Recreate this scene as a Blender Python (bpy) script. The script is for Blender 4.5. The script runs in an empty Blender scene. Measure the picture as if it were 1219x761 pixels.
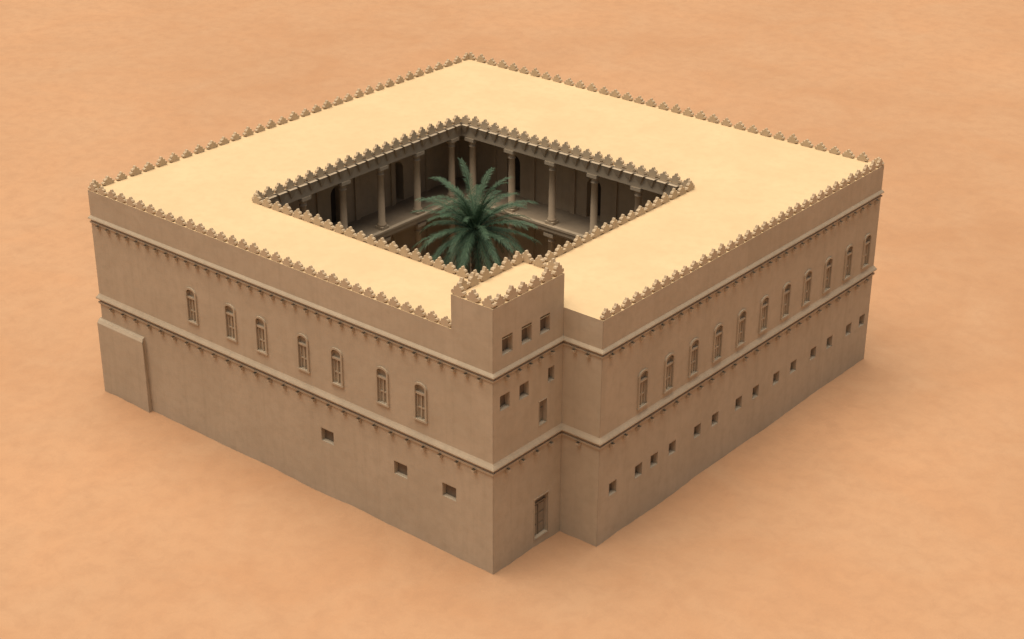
import bpy, math, random
import numpy as np
from mathutils import Vector, Matrix, noise as mnoise
random.seed(7)
S=0.6
W=50.0; D=54.45; s=4.0; t=8.85; H=21.48; h1=10.24; h2=18.55; HT=24.5; tx=4.3
CX0,CX1,CY0,CY1=14.0,43.1,8.2,37.2
scene=bpy.context.scene

# ------------------------------------------------------------ materials
def newmat(name):
    m=bpy.data.materials.new(name); m.use_nodes=True
    nt=m.node_tree; b=nt.nodes['Principled BSDF']
    b.inputs['Roughness'].default_value=0.95
    b.inputs['Specular IOR Level'].default_value=0.1
    return m,nt,b
def noise(nt,vec,scale,detail=4,rough=.55,dist=0):
    n=nt.nodes.new('ShaderNodeTexNoise'); n.inputs['Scale'].default_value=scale
    n.inputs['Detail'].default_value=detail; n.inputs['Roughness'].default_value=rough
    n.inputs['Distortion'].default_value=dist
    nt.links.new(vec,n.inputs['Vector']); return n.outputs['Fac']
def mapping(nt,vec,sc):
    m=nt.nodes.new('ShaderNodeMapping'); m.inputs['Scale'].default_value=sc
    nt.links.new(vec,m.inputs['Vector']); return m.outputs['Vector']
def rng(nt,v,a,b,c,d):
    m=nt.nodes.new('ShaderNodeMapRange'); 
    for i,x in zip(range(1,5),(a,b,c,d)): m.inputs[i].default_value=x
    nt.links.new(v,m.inputs[0]); return m.outputs[0]
def math2(nt,op,a,b):
    m=nt.nodes.new('ShaderNodeMath'); m.operation=op
    for i,x in enumerate((a,b)):
        if hasattr(x,'links'): nt.links.new(x,m.inputs[i])
        else: m.inputs[i].default_value=x
    return m.outputs[0]
def mixc(nt,f,a,b):
    m=nt.nodes.new('ShaderNodeMix'); m.data_type='RGBA'
    nt.links.new(f,m.inputs[0])
    for i,x in ((6,a),(7,b)):
        if isinstance(x,tuple): m.inputs[i].default_value=(*x,1)
        else: nt.links.new(x,m.inputs[i])
    return m.outputs[2]
def plaster(name,ca,cb,cc,bev=0,bump=.25,streak=True):
    m,nt,b=newmat(name)
    tc=nt.nodes.new('ShaderNodeTexCoord').outputs['Object']
    big=rng(nt,noise(nt,tc,0.3,3,.6,.3),.35,.65,0,1)
    c=mixc(nt,big,ca,cb)
    med=rng(nt,noise(nt,tc,1.7,4,.65),.45,.75,0,.5)
    c=mixc(nt,med,c,cc)
    if streak:
        st=noise(nt,mapping(nt,tc,(2.6,2.6,.16)),1.0,3,.6)
        c=mixc(nt,rng(nt,st,.5,.8,0,.45),c,cc)
    nt.links.new(c,b.inputs['Base Color'])
    hsum=math2(nt,'ADD',noise(nt,tc,1.1,2,.5),math2(nt,'MULTIPLY',noise(nt,tc,12,3,.7),.14))
    bp=nt.nodes.new('ShaderNodeBump'); bp.inputs['Strength'].default_value=bump
    bp.inputs['Distance'].default_value=.12
    nt.links.new(hsum,bp.inputs['Height'])
    if bev:
        bv=nt.nodes.new('ShaderNodeBevel'); bv.samples=3; bv.inputs['Radius'].default_value=bev
        nt.links.new(bv.outputs[0],bp.inputs['Normal'])
    nt.links.new(bp.outputs[0],b.inputs['Normal'])
    return m
WALL=plaster('mud_plaster',(.455,.368,.262),(.50,.405,.29),(.39,.315,.222),bev=.07)
TRIM=plaster('mud_trim',(.43,.348,.247),(.48,.388,.275),(.36,.29,.205),bump=.15)
PANEL=plaster('window_panel',(.36,.29,.205),(.39,.315,.22),(.30,.24,.17),bump=.1)
ROOF=plaster('roof_screed',(.605,.442,.25),(.65,.475,.272),(.56,.405,.228),bump=.2,streak=False)
MERL=plaster('merlon_plaster',(.50,.385,.25),(.55,.425,.28),(.42,.32,.21),bump=.2,streak=False)
DARK=plaster('shutter_wood',(.18,.138,.097),(.21,.16,.115),(.14,.105,.075),bump=.1)
VOID=plaster('doorway_shade',(.07,.055,.042),(.09,.068,.05),(.055,.042,.03),bump=.1)  # near-black colour on the doorway backs stands in for unlit depth behind
DOOR=plaster('door_wood',(.27,.215,.15),(.30,.24,.17),(.20,.16,.11),bump=.2)
COL=plaster('column_plaster',(.45,.35,.24),(.50,.385,.265),(.37,.29,.195),bump=.12)
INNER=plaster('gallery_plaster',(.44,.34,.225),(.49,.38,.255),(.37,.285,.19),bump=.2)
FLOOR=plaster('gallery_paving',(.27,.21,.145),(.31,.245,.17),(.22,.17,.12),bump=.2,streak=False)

SAND,nt,b=newmat('sand')
tc=nt.nodes.new('ShaderNodeTexCoord').outputs['Object']
f1=rng(nt,noise(nt,tc,.03,4,.55,.4),.35,.65,0,1)
c=mixc(nt,f1,(.43,.238,.126),(.505,.288,.156))
f2=rng(nt,noise(nt,tc,.16,5,.6,.6),.38,.72,0,.75)
c=mixc(nt,f2,c,(.475,.29,.166))
f3=rng(nt,noise(nt,tc,.8,6,.68,.3),.42,.8,0,.6)
c=mixc(nt,f3,c,(.385,.214,.117))
nt.links.new(c,b.inputs['Base Color'])
hs=math2(nt,'ADD',noise(nt,tc,.25,3,.5),math2(nt,'MULTIPLY',noise(nt,tc,1.6,5,.6),.3))
bp=nt.nodes.new('ShaderNodeBump'); bp.inputs['Strength'].default_value=.4; bp.inputs['Distance'].default_value=.4
nt.links.new(hs,bp.inputs['Height']); nt.links.new(bp.outputs[0],b.inputs['Normal'])

LEAF,nt,b=newmat('palm_leaf'); b.inputs['Roughness'].default_value=.6; b.inputs['Specular IOR Level'].default_value=.25
gi=nt.nodes.new('ShaderNodeNewGeometry')
c=mixc(nt,gi.outputs['Random Per Island'],(.037,.075,.042),(.088,.145,.082))
nt.links.new(c,b.inputs['Base Color'])
BARK=plaster('palm_bark',(.16,.11,.07),(.2,.14,.09),(.09,.065,.04),bump=.5)

# ------------------------------------------------------------ helpers
def empty(name):
    e=bpy.data.objects.new(name,None); scene.collection.objects.link(e); return e
def mk(name,V,F,mats,parent,mi=None,smooth=False):
    me=bpy.data.meshes.new(name)
    me.from_pydata([(x*S,y*S,z*S) for x,y,z in V],[],F)
    for m in (mats if isinstance(mats,list) else [mats]): me.materials.append(m)
    if mi: me.polygons.foreach_set('material_index',mi)
    if smooth: me.polygons.foreach_set('use_smooth',[True]*len(me.polygons))
    me.update()
    o=bpy.data.objects.new(name,me); scene.collection.objects.link(o)
    if parent: o.parent=parent
    return o
class MB:
    def __init__(s): s.V=[];s.F=[];s.M=[]
    def add(s,vs,fs,m=0):
        k=len(s.V); s.V+= [tuple(v) for v in vs]; s.F+=[tuple(i+k for i in f) for f in fs]; s.M+=[m]*len(fs)
    def box(s,x0,x1,y0,y1,z0,z1,m=0):
        s.add([(x0,y0,z0),(x1,y0,z0),(x1,y1,z0),(x0,y1,z0),(x0,y0,z1),(x1,y0,z1),(x1,y1,z1),(x0,y1,z1)],
              [(0,3,2,1),(4,5,6,7),(0,1,5,4),(1,2,6,5),(2,3,7,6),(3,0,4,7)],m)
    def obj(s,name,mats,parent,smooth=False): return mk(name,s.V,s.F,mats,parent,s.M,smooth)
def P(o,u,n,a,z,d=0): return (o[0]+u[0]*a+n[0]*d, o[1]+u[1]*a+n[1]*d, z)
def lbox(mb,o,u,n,a0,a1,z0,z1,d0,d1,m=0):
    vs=[P(o,u,n,a,z,d) for z in (z0,z1) for (a,d) in ((a0,d1),(a1,d1),(a1,d0),(a0,d0))]
    mb.add(vs,[(0,3,2,1),(4,5,6,7),(0,1,5,4),(1,2,6,5),(2,3,7,6),(3,0,4,7)],m)
def facade(mb,o,u,n,regions,openings):
    """openings: (a0,a1,z0,z1,depth,back material,rise) rise = height of the arched head (0 = square)"""
    A=sorted({round(x,4) for r in regions for x in r[:2]}|{round(x,4) for q in openings for x in q[:2]})
    Z=sorted({round(x,4) for r in regions for x in r[2:4]}|{round(x,4) for q in openings for x in q[2:4]})
    for i in range(len(A)-1):
        for j in range(len(Z)-1):
            ca,cz=(A[i]+A[i+1])/2,(Z[j]+Z[j+1])/2
            if not any(r[0]<ca<r[1] and r[2]<cz<r[3] for r in regions): continue
            if any(q[0]<ca<q[1] and q[2]<cz<q[3] for q in openings): continue
            mb.add([P(o,u,n,A[i],Z[j]),P(o,u,n,A[i+1],Z[j]),P(o,u,n,A[i+1],Z[j+1]),P(o,u,n,A[i],Z[j+1])],[(0,1,2,3)],0)
    for (a0,a1,z0,z1,dp,bm,rise) in openings:
        f=[P(o,u,n,a0,z0),P(o,u,n,a1,z0),P(o,u,n,a1,z1),P(o,u,n,a0,z1)]
        k=[P(o,u,n,a0,z0,-dp),P(o,u,n,a1,z0,-dp),P(o,u,n,a1,z1,-dp),P(o,u,n,a0,z1,-dp)]
        mb.add(f+k,[(0,1,5,4),(1,2,6,5),(2,3,7,6),(3,0,4,7)],0)
        mb.add(k,[(0,1,2,3)],bm)
        if rise:
            r=(a1-a0)/2; c=(a0+a1)/2; zc=z1-rise; K=8
            arcL=[(c-r*math.cos(math.pi/2*i/K),zc+rise*math.sin(math.pi/2*i/K)) for i in range(K+1)]
            arcR=[(2*c-a,z) for a,z in arcL]
            mb.add([P(o,u,n,a0,z1)]+[P(o,u,n,a,z) for a,z in arcL[:]],[tuple(range(K+2))],0)
            mb.add([P(o,u,n,a1,z1)]+[P(o,u,n,a,z) for a,z in arcR[::1]],[tuple([0]+list(range(K+1,0,-1)))],0)
            full=arcL+arcR[::-1][1:]
            m=len(full)
            mb.add([P(o,u,n,a,z) for a,z in full]+[P(o,u,n,a,z,-dp+.01) for a,z in full],[(i,i+1,i+1+m,i+m) for i in range(m-1)],0)
RISE=.32
def archframe(mb,o,u,n,c,z0,z1,r,wd,pr,m=0):
    zc=z1-RISE; K=14
    inn=[(c-r,z0)]+[(c-r*math.cos(math.pi*i/K),zc+RISE*math.sin(math.pi*i/K)) for i in range(K+1)]+[(c+r,z0)]
    R=r+wd
    out=[(c-R,z0)]+[(c-R*math.cos(math.pi*i/K),zc+(RISE+wd)*math.sin(math.pi*i/K)) for i in range(K+1)]+[(c+R,z0)]
    k=len(inn)
    V=[P(o,u,n,a,z,pr) for a,z in inn]+[P(o,u,n,a,z,pr) for a,z in out]+[P(o,u,n,a,z,-.02) for a,z in inn]+[P(o,u,n,a,z,-.02) for a,z in out]
    F=[]
    for i in range(k-1):
        F.append((i,i+1,k+i+1,k+i)); F.append((k+i,k+i+1,3*k+i+1,3*k+i)); F.append((i+1,i,2*k+i,2*k+i+1))
    mb.add(V,F,m)
    lbox(mb,o,u,n,c-R-.03,c+R+.03,z0-.16,z0,-.02,pr+.02,m)
def archwindow(mb,o,u,n,c,zb):
    r=.54; z1=zb+3.25; d=-.2
    archframe(mb,o,u,n,c,zb,z1,r,.18,.14)
    for a0,a1 in ((c-r+.04,c-r+.15),(c+r-.15,c+r-.04),(c-.05,c+.05)):
        lbox(mb,o,u,n,a0,a1,zb,zb+2.3,d,-.08,0)
    lbox(mb,o,u,n,c-r,c+r,zb+2.3,zb+2.48,d,.05,0)
    lbox(mb,o,u,n,c-r+.15,c+r-.15,zb+.95,zb+1.08,d,-.10,0)
    return (c-r,c+r,zb,z1,.19,4,RISE)
def rectframe(mb,o,u,n,a0,a1,z0,z1,w,pr,m=0):
    lbox(mb,o,u,n,a0-w,a0,z0-w,z1+w,-.02,pr,m); lbox(mb,o,u,n,a1,a1+w,z0-w,z1+w,-.02,pr,m)
    lbox(mb,o,u,n,a0,a1,z1,z1+w,-.02,pr-.003,m); lbox(mb,o,u,n,a0,a1,z0-w,z0,-.02,pr-.003,m)

palace=empty('mudbrick_courtyard_palace')
walls=MB(); win=MB()
X=(1,0);Y=(0,1);nX=(-1,0);nY=(0,-1)
ops=[]
for c in (13.95,19.2,23.2,28.5,32.6,37.95,42.25):
    ops.append(archwindow(win,(0,0),X,nY,c,12.1))
for c in (31.0,39.75,45.25):
    ops.append((c-.75,c+.75,5.68,6.92,.42,1,0))
facade(walls,(0,0),X,nY,[(0,W-tx,0,H),(W-tx,W,0,HT)],ops)
ops=[]
for c in (1.75,4.13,6.46): ops.append((c-.62,c+.62,20.12,21.66,.5,1,0))
for c in (1.46,3.87): ops.append((c-.58,c+.58,15.25,16.55,.5,1,0))
ops.append((6.95,7.75,15.35,16.65,.5,1,0))
ops.append((5.8,6.78,11.8,14.0,.4,2,0))
ops.append((5.35,7.15,.95,4.85,.4,2,0))
for q in ops[:6]:
    c=(q[0]+q[1])/2
    lbox(win,(W,0),Y,X,c-.045,c+.045,q[2],q[3],-.52,-.42,1)
facade(walls,(W,0),Y,X,[(0,t,0,HT)],ops)
rectframe(win,(W,0),Y,X,5.8,6.78,11.8,14.0,.08,.04)
rectframe(win,(W,0),Y,X,5.35,7.15,.95,4.85,.1,.05)
door=MB()
for (a0,a1) in ((5.42,6.2),(6.3,7.08)):
    for (z0,z1) in ((1.05,1.95),(2.1,3.0),(3.15,3.9)):
        lbox(door,(W,0),Y,X,a0+.08,a1-.08,z0,z1,-.41,-.33)
lbox(door,(W,0),Y,X,6.21,6.29,.96,4.05,-.41,-.28)
lbox(door,(W,0),Y,X,5.36,7.14,4.06,4.2,-.41,-.26)
lbox(door,(W,0),Y,X,5.84,5.92,11.85,13.95,-.41,-.3); lbox(door,(W,0),Y,X,6.25,6.33,11.85,13.95,-.41,-.3)
lbox(door,(W,0),Y,X,6.33,6.74,13.0,13.1,-.41,-.32)
door.obj('door_leaves',DOOR,palace)
facade(walls,(W,t),X,nY,[(0,s,0,H)],[])
XR=W+s; ops=[]
for c in (14.7,18.5,22.25,26.0,29.8,33.6,37.4,41.2,45.0,48.9,52.5):
    ops.append(archwindow(win,(XR,0),Y,X,c,11.4))
for c in (10.9,14.6,16.9,19.65,23.55,26.4,30.3,33.2,36.8,39.9,43.6,46.7,50.45,53.1):
    ops.append((c-.52,c+.52,4.45,5.65,.5,1,0))
facade(walls,(XR,0),Y,X,[(t,D,0,H)],ops)
facade(walls,(XR,D),nX,Y,[(0,XR,0,H)],[])
facade(walls,(0,D),nY,nX,[(0,D,0,H)],[])
facade(walls,(W,t),nX,Y,[(0,tx,H,HT)],[])
facade(walls,(W-tx,t),nY,nX,[(0,t,H,HT)],[])
walls.obj('outer_walls',[WALL,DARK,DOOR,TRIM,PANEL],palace)
win.obj('window_surrounds',[TRIM,DARK],palace)

rf=MB()
xs=[0,CX0,CX1,W,XR]; ys=[0,CY0,t,CY1,D]
for i in range(4):
    for j in range(4):
        cx,cy=(xs[i]+xs[i+1])/2,(ys[j]+ys[j+1])/2
        if CX0<cx<CX1 and CY0<cy<CY1: continue
        if cx>W and cy<t: continue
        rf.add([(xs[i],ys[j],H),(xs[i+1],ys[j],H),(xs[i+1],ys[j+1],H),(xs[i],ys[j+1],H)],[(0,1,2,3)])
rf.add([(W-tx,0,HT),(W,0,HT),(W,t,HT),(W-tx,t,HT)],[(0,1,2,3)])
rf.obj('roof_terrace',ROOF,palace)

outline=[(0,0),(W,0),(W,t),(XR,t),(XR,D),(0,D)]
def offs(poly,d):
    r=[];n=len(poly)
    for i in range(n):
        a,b,c=poly[i-1],poly[i],poly[(i+1)%n]
        e1=Vector((b[0]-a[0],b[1]-a[1])).normalized(); e2=Vector((c[0]-b[0],c[1]-b[1])).normalized()
        n1=Vector((e1.y,-e1.x)); n2=Vector((e2.y,-e2.x))
        r.append((b[0]+(n1.x+n2.x)*d,b[1]+(n1.y+n2.y)*d))
    return r
def sweep(mb,poly,prof,z,m=0):
    n=len(poly); k=len(prof); V=[]
    for d,dz in prof: V+=[(x,y,z+dz) for x,y in offs(poly,d)]
    F=[(j*n+i,j*n+(i+1)%n,(j+1)*n+(i+1)%n,(j+1)*n+i) for j in range(k-1) for i in range(n)]
    mb.add(V,F,m)
co=MB()
sweep(co,outline,[(-.02,-.38),(.10,-.37),(.11,-.22),(.005,-.20),(.005,.04),(.21,.05),(.22,.10),(.17,.20),(-.02,.40)],h2)
sweep(co,outline,[(-.02,-.52),(.13,-.51),(.14,-.32),(.005,-.29),(.005,-.02),(.26,-.01),(.28,.08),(.22,.2),(.10,.36),(-.02,.56)],h1)
def teeth(mb,z,dep,drop,pitch,w):
    n=len(outline)
    for i in range(n):
        a=Vector(outline[i]); b=Vector(outline[(i+1)%n]); L=(b-a).length; e=(b-a)/L; nn=Vector((e.y,-e.x))
        k=max(1,int((L-.6)/pitch)); p0=(L-(k-1)*pitch)/2 if k>1 else L/2
        for j in range(k):
            c=p0+j*pitch+random.uniform(-.05,.05); V=[]
            for aa in (c-w/2,c+w/2):
                V+=[P(a,e,nn,aa,z,-.01),P(a,e,nn,aa,z,dep),P(a,e,nn,aa,z-drop*.4,dep),P(a,e,nn,aa,z-drop,.0-.01)]
            mb.add(V,[(0,1,2,3),(7,6,5,4),(1,5,6,2),(2,6,7,3)])
teeth(co,h2-.37,.38,.5,1.4,.3)
teeth(co,h1-.51,.42,.5,1.85,.3)
co.obj('cornice_bands',TRIM,palace)

sl=MB(); a0,a1,zt=-.28,6.55,7.95; dp=.42
V=[(a0,-dp,0),(a1,-dp,0),(a1,.0,0),(a0,.0,0),(a0,-dp,zt-.3),(a1-.0,-dp,zt-.3),(a1-.15,-dp+.2,zt),(a0+.0,-dp+.2,zt),(a1-.1,.0,zt+.12),(a0,.0,zt+.12)]
sl.add(V,[(0,1,5,4),(4,5,6,7),(7,6,8,9),(1,2,8,6,5),(3,0,4,7,9)])
sl.add([(a0,0,0),(a0,3,0),(0,3,0),(0,0,0),(a0,0,zt+.12),(a0,3,zt+.12),(0,3,zt+.2),(0,0,zt+.2)],[(1,0,4,5),(4,7,6,5),(2,1,5,6),(0,3,7,4)])
sl.obj('corner_buttress',WALL,palace)

PR=[(-.34,0),(-.34,.12),(-.55,.12),(-.60,.26),(-.53,.40),(-.34,.40),(-.38,.56),(-.30,.70),(-.15,.70),(-.06,.96),(.06,.96),(.15,.70),(.30,.70),(.38,.56),(.34,.40),(.53,.40),(.60,.26),(.55,.12),(.34,.12),(.34,0)]
def merlons(mb,p0,p1,z,pitch,th,inn,sc=1.0,hs=1.0,ends=(0.6,0.6)):
    a=Vector(p0); b=Vector(p1); L=(b-a).length; e=(b-a)/L; nn=Vector((e.y,-e.x))
    k=int(round((L-ends[0]-ends[1])/pitch)); pt=(L-ends[0]-ends[1])/max(1,k)
    for j in range(k+1):
        c=ends[0]+j*pt+random.uniform(-.04,.04); q=sc*random.uniform(.9,1.06); hh=hs*random.uniform(.86,1.08); tl=random.uniform(-.05,.05)
        d0=-inn; d1=-inn-th; n=len(PR)
        V=[P(a,e,nn,c+x*q+zz*tl,z+zz*hh-.004,d0-zz*.06) for x,zz in PR]+[P(a,e,nn,c+x*q+zz*tl,z+zz*hh-.004,d1+zz*.06) for x,zz in PR]
        F=[tuple(range(n-1,-1,-1)),tuple(range(n,2*n))]+[(i,i+1,i+1+n,i+n) for i in range(n-1)]
        mb.add(V,F)
om=MB()
merlons(om,(0,0),(W-tx,0),H,1.38,.36,.04,1.02,.90,ends=(.6,.8))
merlons(om,(XR,t),(XR,D),H,1.38,.36,.04,1.02,.95)
merlons(om,(XR,D),(0,D),H,1.6,.42,.04,1.05,.88)
merlons(om,(0,D),(0,0),H,1.6,.42,.04,1.05,.88)
om.obj('roof_merlons',MERL,palace)
tm=MB()
merlons(tm,(W-tx,0),(W,0),HT,1.4,.4,.04,1.1,1.1)
merlons(tm,(W,0),(W,t),HT,1.4,.4,.04,1.1,1.1,ends=(1.0,.6))
merlons(tm,(W,t),(W-tx,t),HT,1.4,.4,.04,1.1,1.1,ends=(1.0,.6))
merlons(tm,(W-tx,t),(W-tx,0),HT,1.4,.4,.04,1.1,1.1,ends=(1.0,1.0))
tm.obj('tower_merlons',MERL,palace)
cm=MB()
cc=[(CX0,CY0),(CX0,CY1),(CX1,CY1),(CX1,CY0)]
for i in range(4): merlons(cm,cc[i],cc[(i+1)%4],H,1.35,.38,-.08,1.08,1.0)
cm.obj('courtyard_merlons',MERL,palace)

# courtyard interior
ct=MB()
GD=4.0; G0,G1,G2,G3=CX0-GD,CX1+GD,CY0-GD,CY1+GD
sweep(ct,cc,[(.0,-1.55),(.0,-.30),(.10,-.24),(.10,0),(0,0)],H)
sweep(ct,cc,[(-.9,-1.55),(.0,-1.55)],H)
sweep(ct,cc,[(-.9,-.5),(-.9,-1.55)],H)
sweep(ct,cc,[(-GD,-.5),(-.9,-.5)],H)
for i in range(4):
    a=Vector(cc[i]); b=Vector(cc[(i+1)%4]); L=(b-a).length; e=(b-a)/L; nn=Vector((e.y,-e.x)); k=int(L/1.3)
    for j in range(k):
        c=(j+.5)*L/k
        V=[P(a,e,nn,c-.52,H-.12,.0),P(a,e,nn,c+.52,H-.12,.0),P(a,e,nn,c,H-1.15,.0),P(a,e,nn,c-.52,H-.12,.46),P(a,e,nn,c+.52,H-.12,.46),P(a,e,nn,c,H-1.15,.08)]
        ct.add(V,[(5,4,3),(0,3,5,2),(4,1,2,5),(0,1,4,3)])
sweep(ct,cc,[(-GD,-1.0),(.0,-1.0),(.0,-.75),(.22,-.7),(.22,-.3),(.34,-.22),(.34,.0),(-.12,0)],13.1)
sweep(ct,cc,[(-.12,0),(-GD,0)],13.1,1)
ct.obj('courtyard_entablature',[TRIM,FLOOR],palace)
bw=MB()
def back(o,u,n,L,doors):
    ops=[]
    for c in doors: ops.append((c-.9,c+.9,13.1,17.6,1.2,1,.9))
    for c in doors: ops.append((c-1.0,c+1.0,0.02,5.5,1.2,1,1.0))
    facade(bw,o,u,n,[(0,L,0,H-.45)],ops)
LX=G1-G0; LY=G3-G2
back((G0,G3),X,nY,LX,[7.85,LX/2,LX-7.0])
back((G0,G2),Y,X,LY,[6.7,LY/2,LY-9.6])
back((G1,G2),nX,Y,LX,[LX/2]); back((G1,G3),nY,nX,LY,[LY/2])
for k in range(6):
    cx=15.2+5.36*k; cy=9.35+5.36*k
    for z0,z1 in ((0.02,12.1),(13.1,H-.5)):
        bw.box(cx-.3,cx+.3,G3-.22,G3,z0,z1); bw.box(G0,G0+.22,cy-.3,cy+.3,z0,z1)
bw.obj('gallery_walls',[INNER,VOID],palace)
def lathe(mb,cx,cy,prof,seg=20):
    V=[];n=len(prof)
    for r,z in prof: V+=[(cx+r*math.cos(2*math.pi*i/seg),cy+r*math.sin(2*math.pi*i/seg),z) for i in range(seg)]
    mb.add(V,[(j*seg+i,j*seg+(i+1)%seg,(j+1)*seg+(i+1)%seg,(j+1)*seg+i) for j in range(n-1) for i in range(seg)])
cl=MB(); cb=MB()
pos=set()
for k in range(6):
    cx=15.2+5.36*k; cy=9.35+5.36*k
    pos|={(round(cx,2),CY1+.45),(round(cx,2),CY0-.45),(CX0-.45,round(cy,2)),(CX1+.45,round(cy,2))}
for (cx,cy) in sorted(pos):
    for z0,z1 in ((0.02,12.1),(13.1,H-1.55)):
        h=z1-z0
        lathe(cl,cx,cy,[(.46,z0+.3),(.50,z0+.4),(.46,z0+.55),(.37,z0+.65),(.36,z0+h*.5),(.32,z1-1.05),(.40,z1-1.0),(.40,z1-.9),(.33,z1-.86),(.36,z1-.6),(.55,z1-.34)])
        cb.box(cx-.52,cx+.52,cy-.52,cy+.52,z0,z0+.3)
        cb.box(cx-.6,cx+.6,cy-.6,cy+.6,z1-.34,z1-.004)
cl.obj('column_shafts',COL,palace,True); cb.obj('column_bases_and_capitals',TRIM,palace)
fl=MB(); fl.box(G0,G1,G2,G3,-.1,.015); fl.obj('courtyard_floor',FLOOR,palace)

# palm
palm=empty('date_palm_tree')
PX,PY,PZ=28.4,22.8,17.7
tr=MB(); seg=14
V=[]
for i in range(61):
    z=.015+PZ*i/60; r=.62-.2*(i/60)+(.09 if i%2 else 0)+(.25*math.exp(-i/3.))
    ox=.35*math.sin(i/60*2.6)-.18; oy=.2*math.sin(i/60*3.1)
    V+=[(PX+ox*(1-i/60)+r*math.cos(2*math.pi*k/seg+i*.3),PY+oy+r*math.sin(2*math.pi*k/seg+i*.3),z) for k in range(seg)]
tr.add(V,[(j*seg+i,j*seg+(i+1)%seg,(j+1)*seg+(i+1)%seg,(j+1)*seg+i) for j in range(60) for i in range(seg)])
tr.obj('trunk',BARK,palm)
fr=MB()
NF=84
for i in range(NF):
    q=i/(NF-1); az=i*2.39996+random.uniform(-.25,.25)
    el=math.radians(84-122*q**.9+random.uniform(-9,9)); L=6.3*random.uniform(.82,1.1)*(1-.1*q)
    droop=math.radians(random.uniform(45,85))*(1.0 if q<.6 else .7); tw=random.uniform(-.5,.5)
    hd=Vector((math.cos(az),math.sin(az),0)); side=Vector((-math.sin(az),math.cos(az),0))
    p=Vector((PX,PY,PZ+.5-.6*q))+hd*.25; K=30; pts=[];dirs=[]
    for k in range(K+1):
        sft=k/K; a=el-droop*sft**1.5; a=max(a,math.radians(-84))
        d=hd*math.cos(a)+Vector((0,0,math.sin(a)))+side*(.3*sft*tw); d.normalize()
        pts.append(p.copy()); dirs.append(d); p=p+d*(L/K)
    V=[]
    for k in range(K+1):
        w=.06*(1-k/K)+.012; up=side.cross(dirs[k])
        V+=[pts[k]+side*w,pts[k]+up*w,pts[k]-side*w,pts[k]-up*w]
    fr.add(V,[(k*4+a,k*4+(a+1)%4,k*4+4+(a+1)%4,k*4+4+a) for k in range(K) for a in range(4)],0)
    for k in range(5,K*2+1):
        f=k/(K*2); ki=min(K-1,k//2); fr2=(k/2)-ki
        bp_=pts[ki].lerp(pts[ki+1],min(1,fr2)); d=dirs[ki]; up=side.cross(d)*-1
        if up.z<0 and abs(d.z)<.95: up=-up
        ll=.92*math.sin(math.pi*min(1,(.14+.74*f)))**.6*random.uniform(.7,1.15)
        for sg in (-1,1):
            fw=.85+.7*f+random.uniform(-.15,.15); ld=(side*sg*1.0+d*fw+up*random.uniform(.0,.55)).normalized()
            wv=d*.031
            m1=bp_+ld*ll*.5; m2=bp_+ld*ll+Vector((0,0,-.25*ll))
            fr.add([bp_-wv*.6,bp_+wv*.6,m1+wv,m1-wv,m2],[(0,1,2,3),(3,2,4)],0)
fr.obj('fronds',LEAF,palm)

# ground sheet, with low wind-blown sand banked against the walls
g=MB(); g.add([(-2500,-2500,0),(2500,-2500,0),(2500,2500,0),(-2500,2500,0)],[(0,1,2,3)]); 
rows=[]
n=len(outline)
for i in range(n):
    a=Vector(outline[i]); b=Vector(outline[(i+1)%n]); L=(b-a).length; k=max(4,int(L/.5))
    outa=[offs(outline,d) for d in (0,1)]
    A0,A1=Vector(outa[0][i]),Vector(outa[1][i]); B0,B1=Vector(outa[0][(i+1)%n]),Vector(outa[1][(i+1)%n])
    for j in range(k):
        f=j/k; base=A0.lerp(B0,f); dirn=A1.lerp(B1,f)-base
        rows.append((base,dirn))
KK=7; V=[]
for base,dirn in rows:
    nz=mnoise.noise(Vector((base.x*.16,base.y*.16,3.1)))+.3*mnoise.noise(Vector((base.x*.7,base.y*.7,9.)))
    hgt=max(.05,.18+.22*nz); wd=max(.7,1.0+1.2*(nz+.5))
    for q in range(KK):
        f=q/(KK-1); d=-.03+wd*f; zz=hgt*(1-f)**2.0-.012*(f>.99)
        p=base+dirn*d; V.append((p.x,p.y,zz))
m=len(rows)
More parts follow.
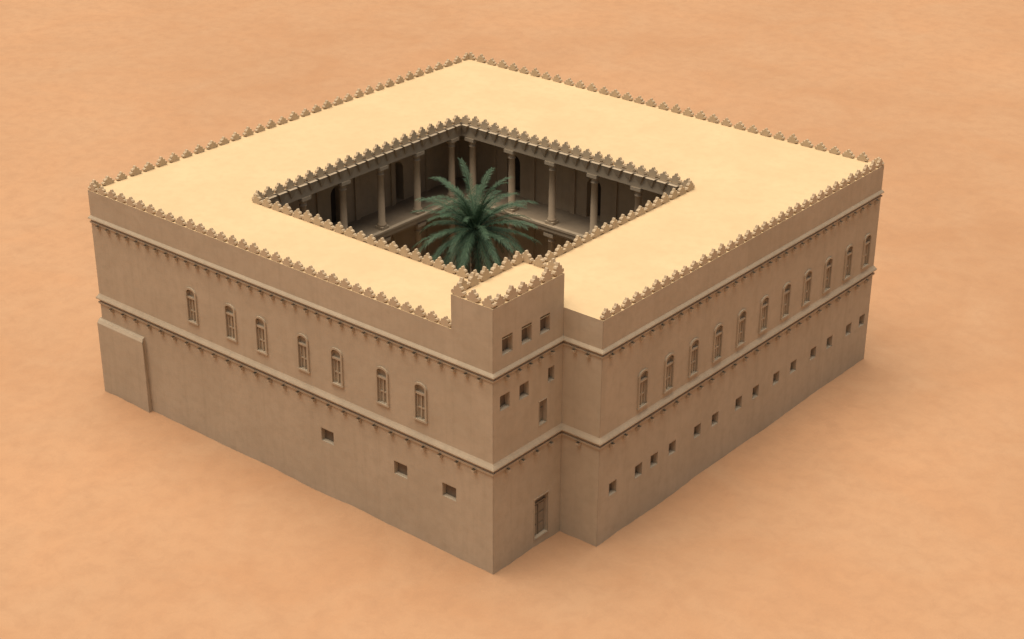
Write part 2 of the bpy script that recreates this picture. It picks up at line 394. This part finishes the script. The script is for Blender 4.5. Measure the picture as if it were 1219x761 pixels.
g.add(V,[(i*KK+q,i*KK+q+1,((i+1)%m)*KK+q+1,((i+1)%m)*KK+q) for i in range(m) for q in range(KK-1)])
g.obj('sand_ground',SAND,None,True)

# light
az=math.radians(225); el=math.radians(82)
sd=Vector((math.cos(az)*math.cos(el),math.sin(az)*math.cos(el),math.sin(el)))
L=bpy.data.lights.new('sun','SUN'); L.energy=3.6; L.angle=math.radians(62); L.color=(1,.935,.83)
lo=bpy.data.objects.new('sun',L); scene.collection.objects.link(lo); lo.rotation_euler=sd.to_track_quat('Z','Y').to_euler()
w=bpy.data.worlds.new('World'); scene.world=w; w.use_nodes=True; nt=w.node_tree; bg=nt.nodes['Background']
sk=nt.nodes.new('ShaderNodeTexSky'); sk.sky_type='NISHITA'; sk.sun_disc=False; sk.sun_elevation=el; sk.sun_rotation=math.pi/2-az
sk.dust_density=6; sk.air_density=1.0; sk.ozone_density=1
mx=nt.nodes.new('ShaderNodeMix'); mx.data_type='RGBA'; mx.blend_type='MULTIPLY'; mx.inputs[0].default_value=1; mx.inputs[7].default_value=(1,.89,.72,1)
nt.links.new(sk.outputs[0],mx.inputs[6]); nt.links.new(mx.outputs[2],bg.inputs['Color'])
bg.inputs['Strength'].default_value=.09

C=Vector((126.40928,-89.77396,81.09171)); yaw,pitch,roll=2.26349,.45329,.00421
F=Vector((math.cos(yaw)*math.cos(pitch),math.sin(yaw)*math.cos(pitch),-math.sin(pitch)))
R=F.cross(Vector((0,0,1))).normalized(); U=R.cross(F)
R2=R*math.cos(roll)+U*math.sin(roll); U2=-R*math.sin(roll)+U*math.cos(roll)
cd=bpy.data.cameras.new('camera'); cd.sensor_width=36; cd.lens=2035.73/1219*36; cd.clip_end=6000; cd.clip_start=.5
co_=bpy.data.objects.new('camera',cd); scene.collection.objects.link(co_)
M=Matrix((R2,U2,-F)).transposed().to_4x4(); M.translation=C*S; co_.matrix_world=M
scene.camera=co_
scene.view_settings.view_transform='Standard'; scene.view_settings.look='None'; scene.view_settings.exposure=0
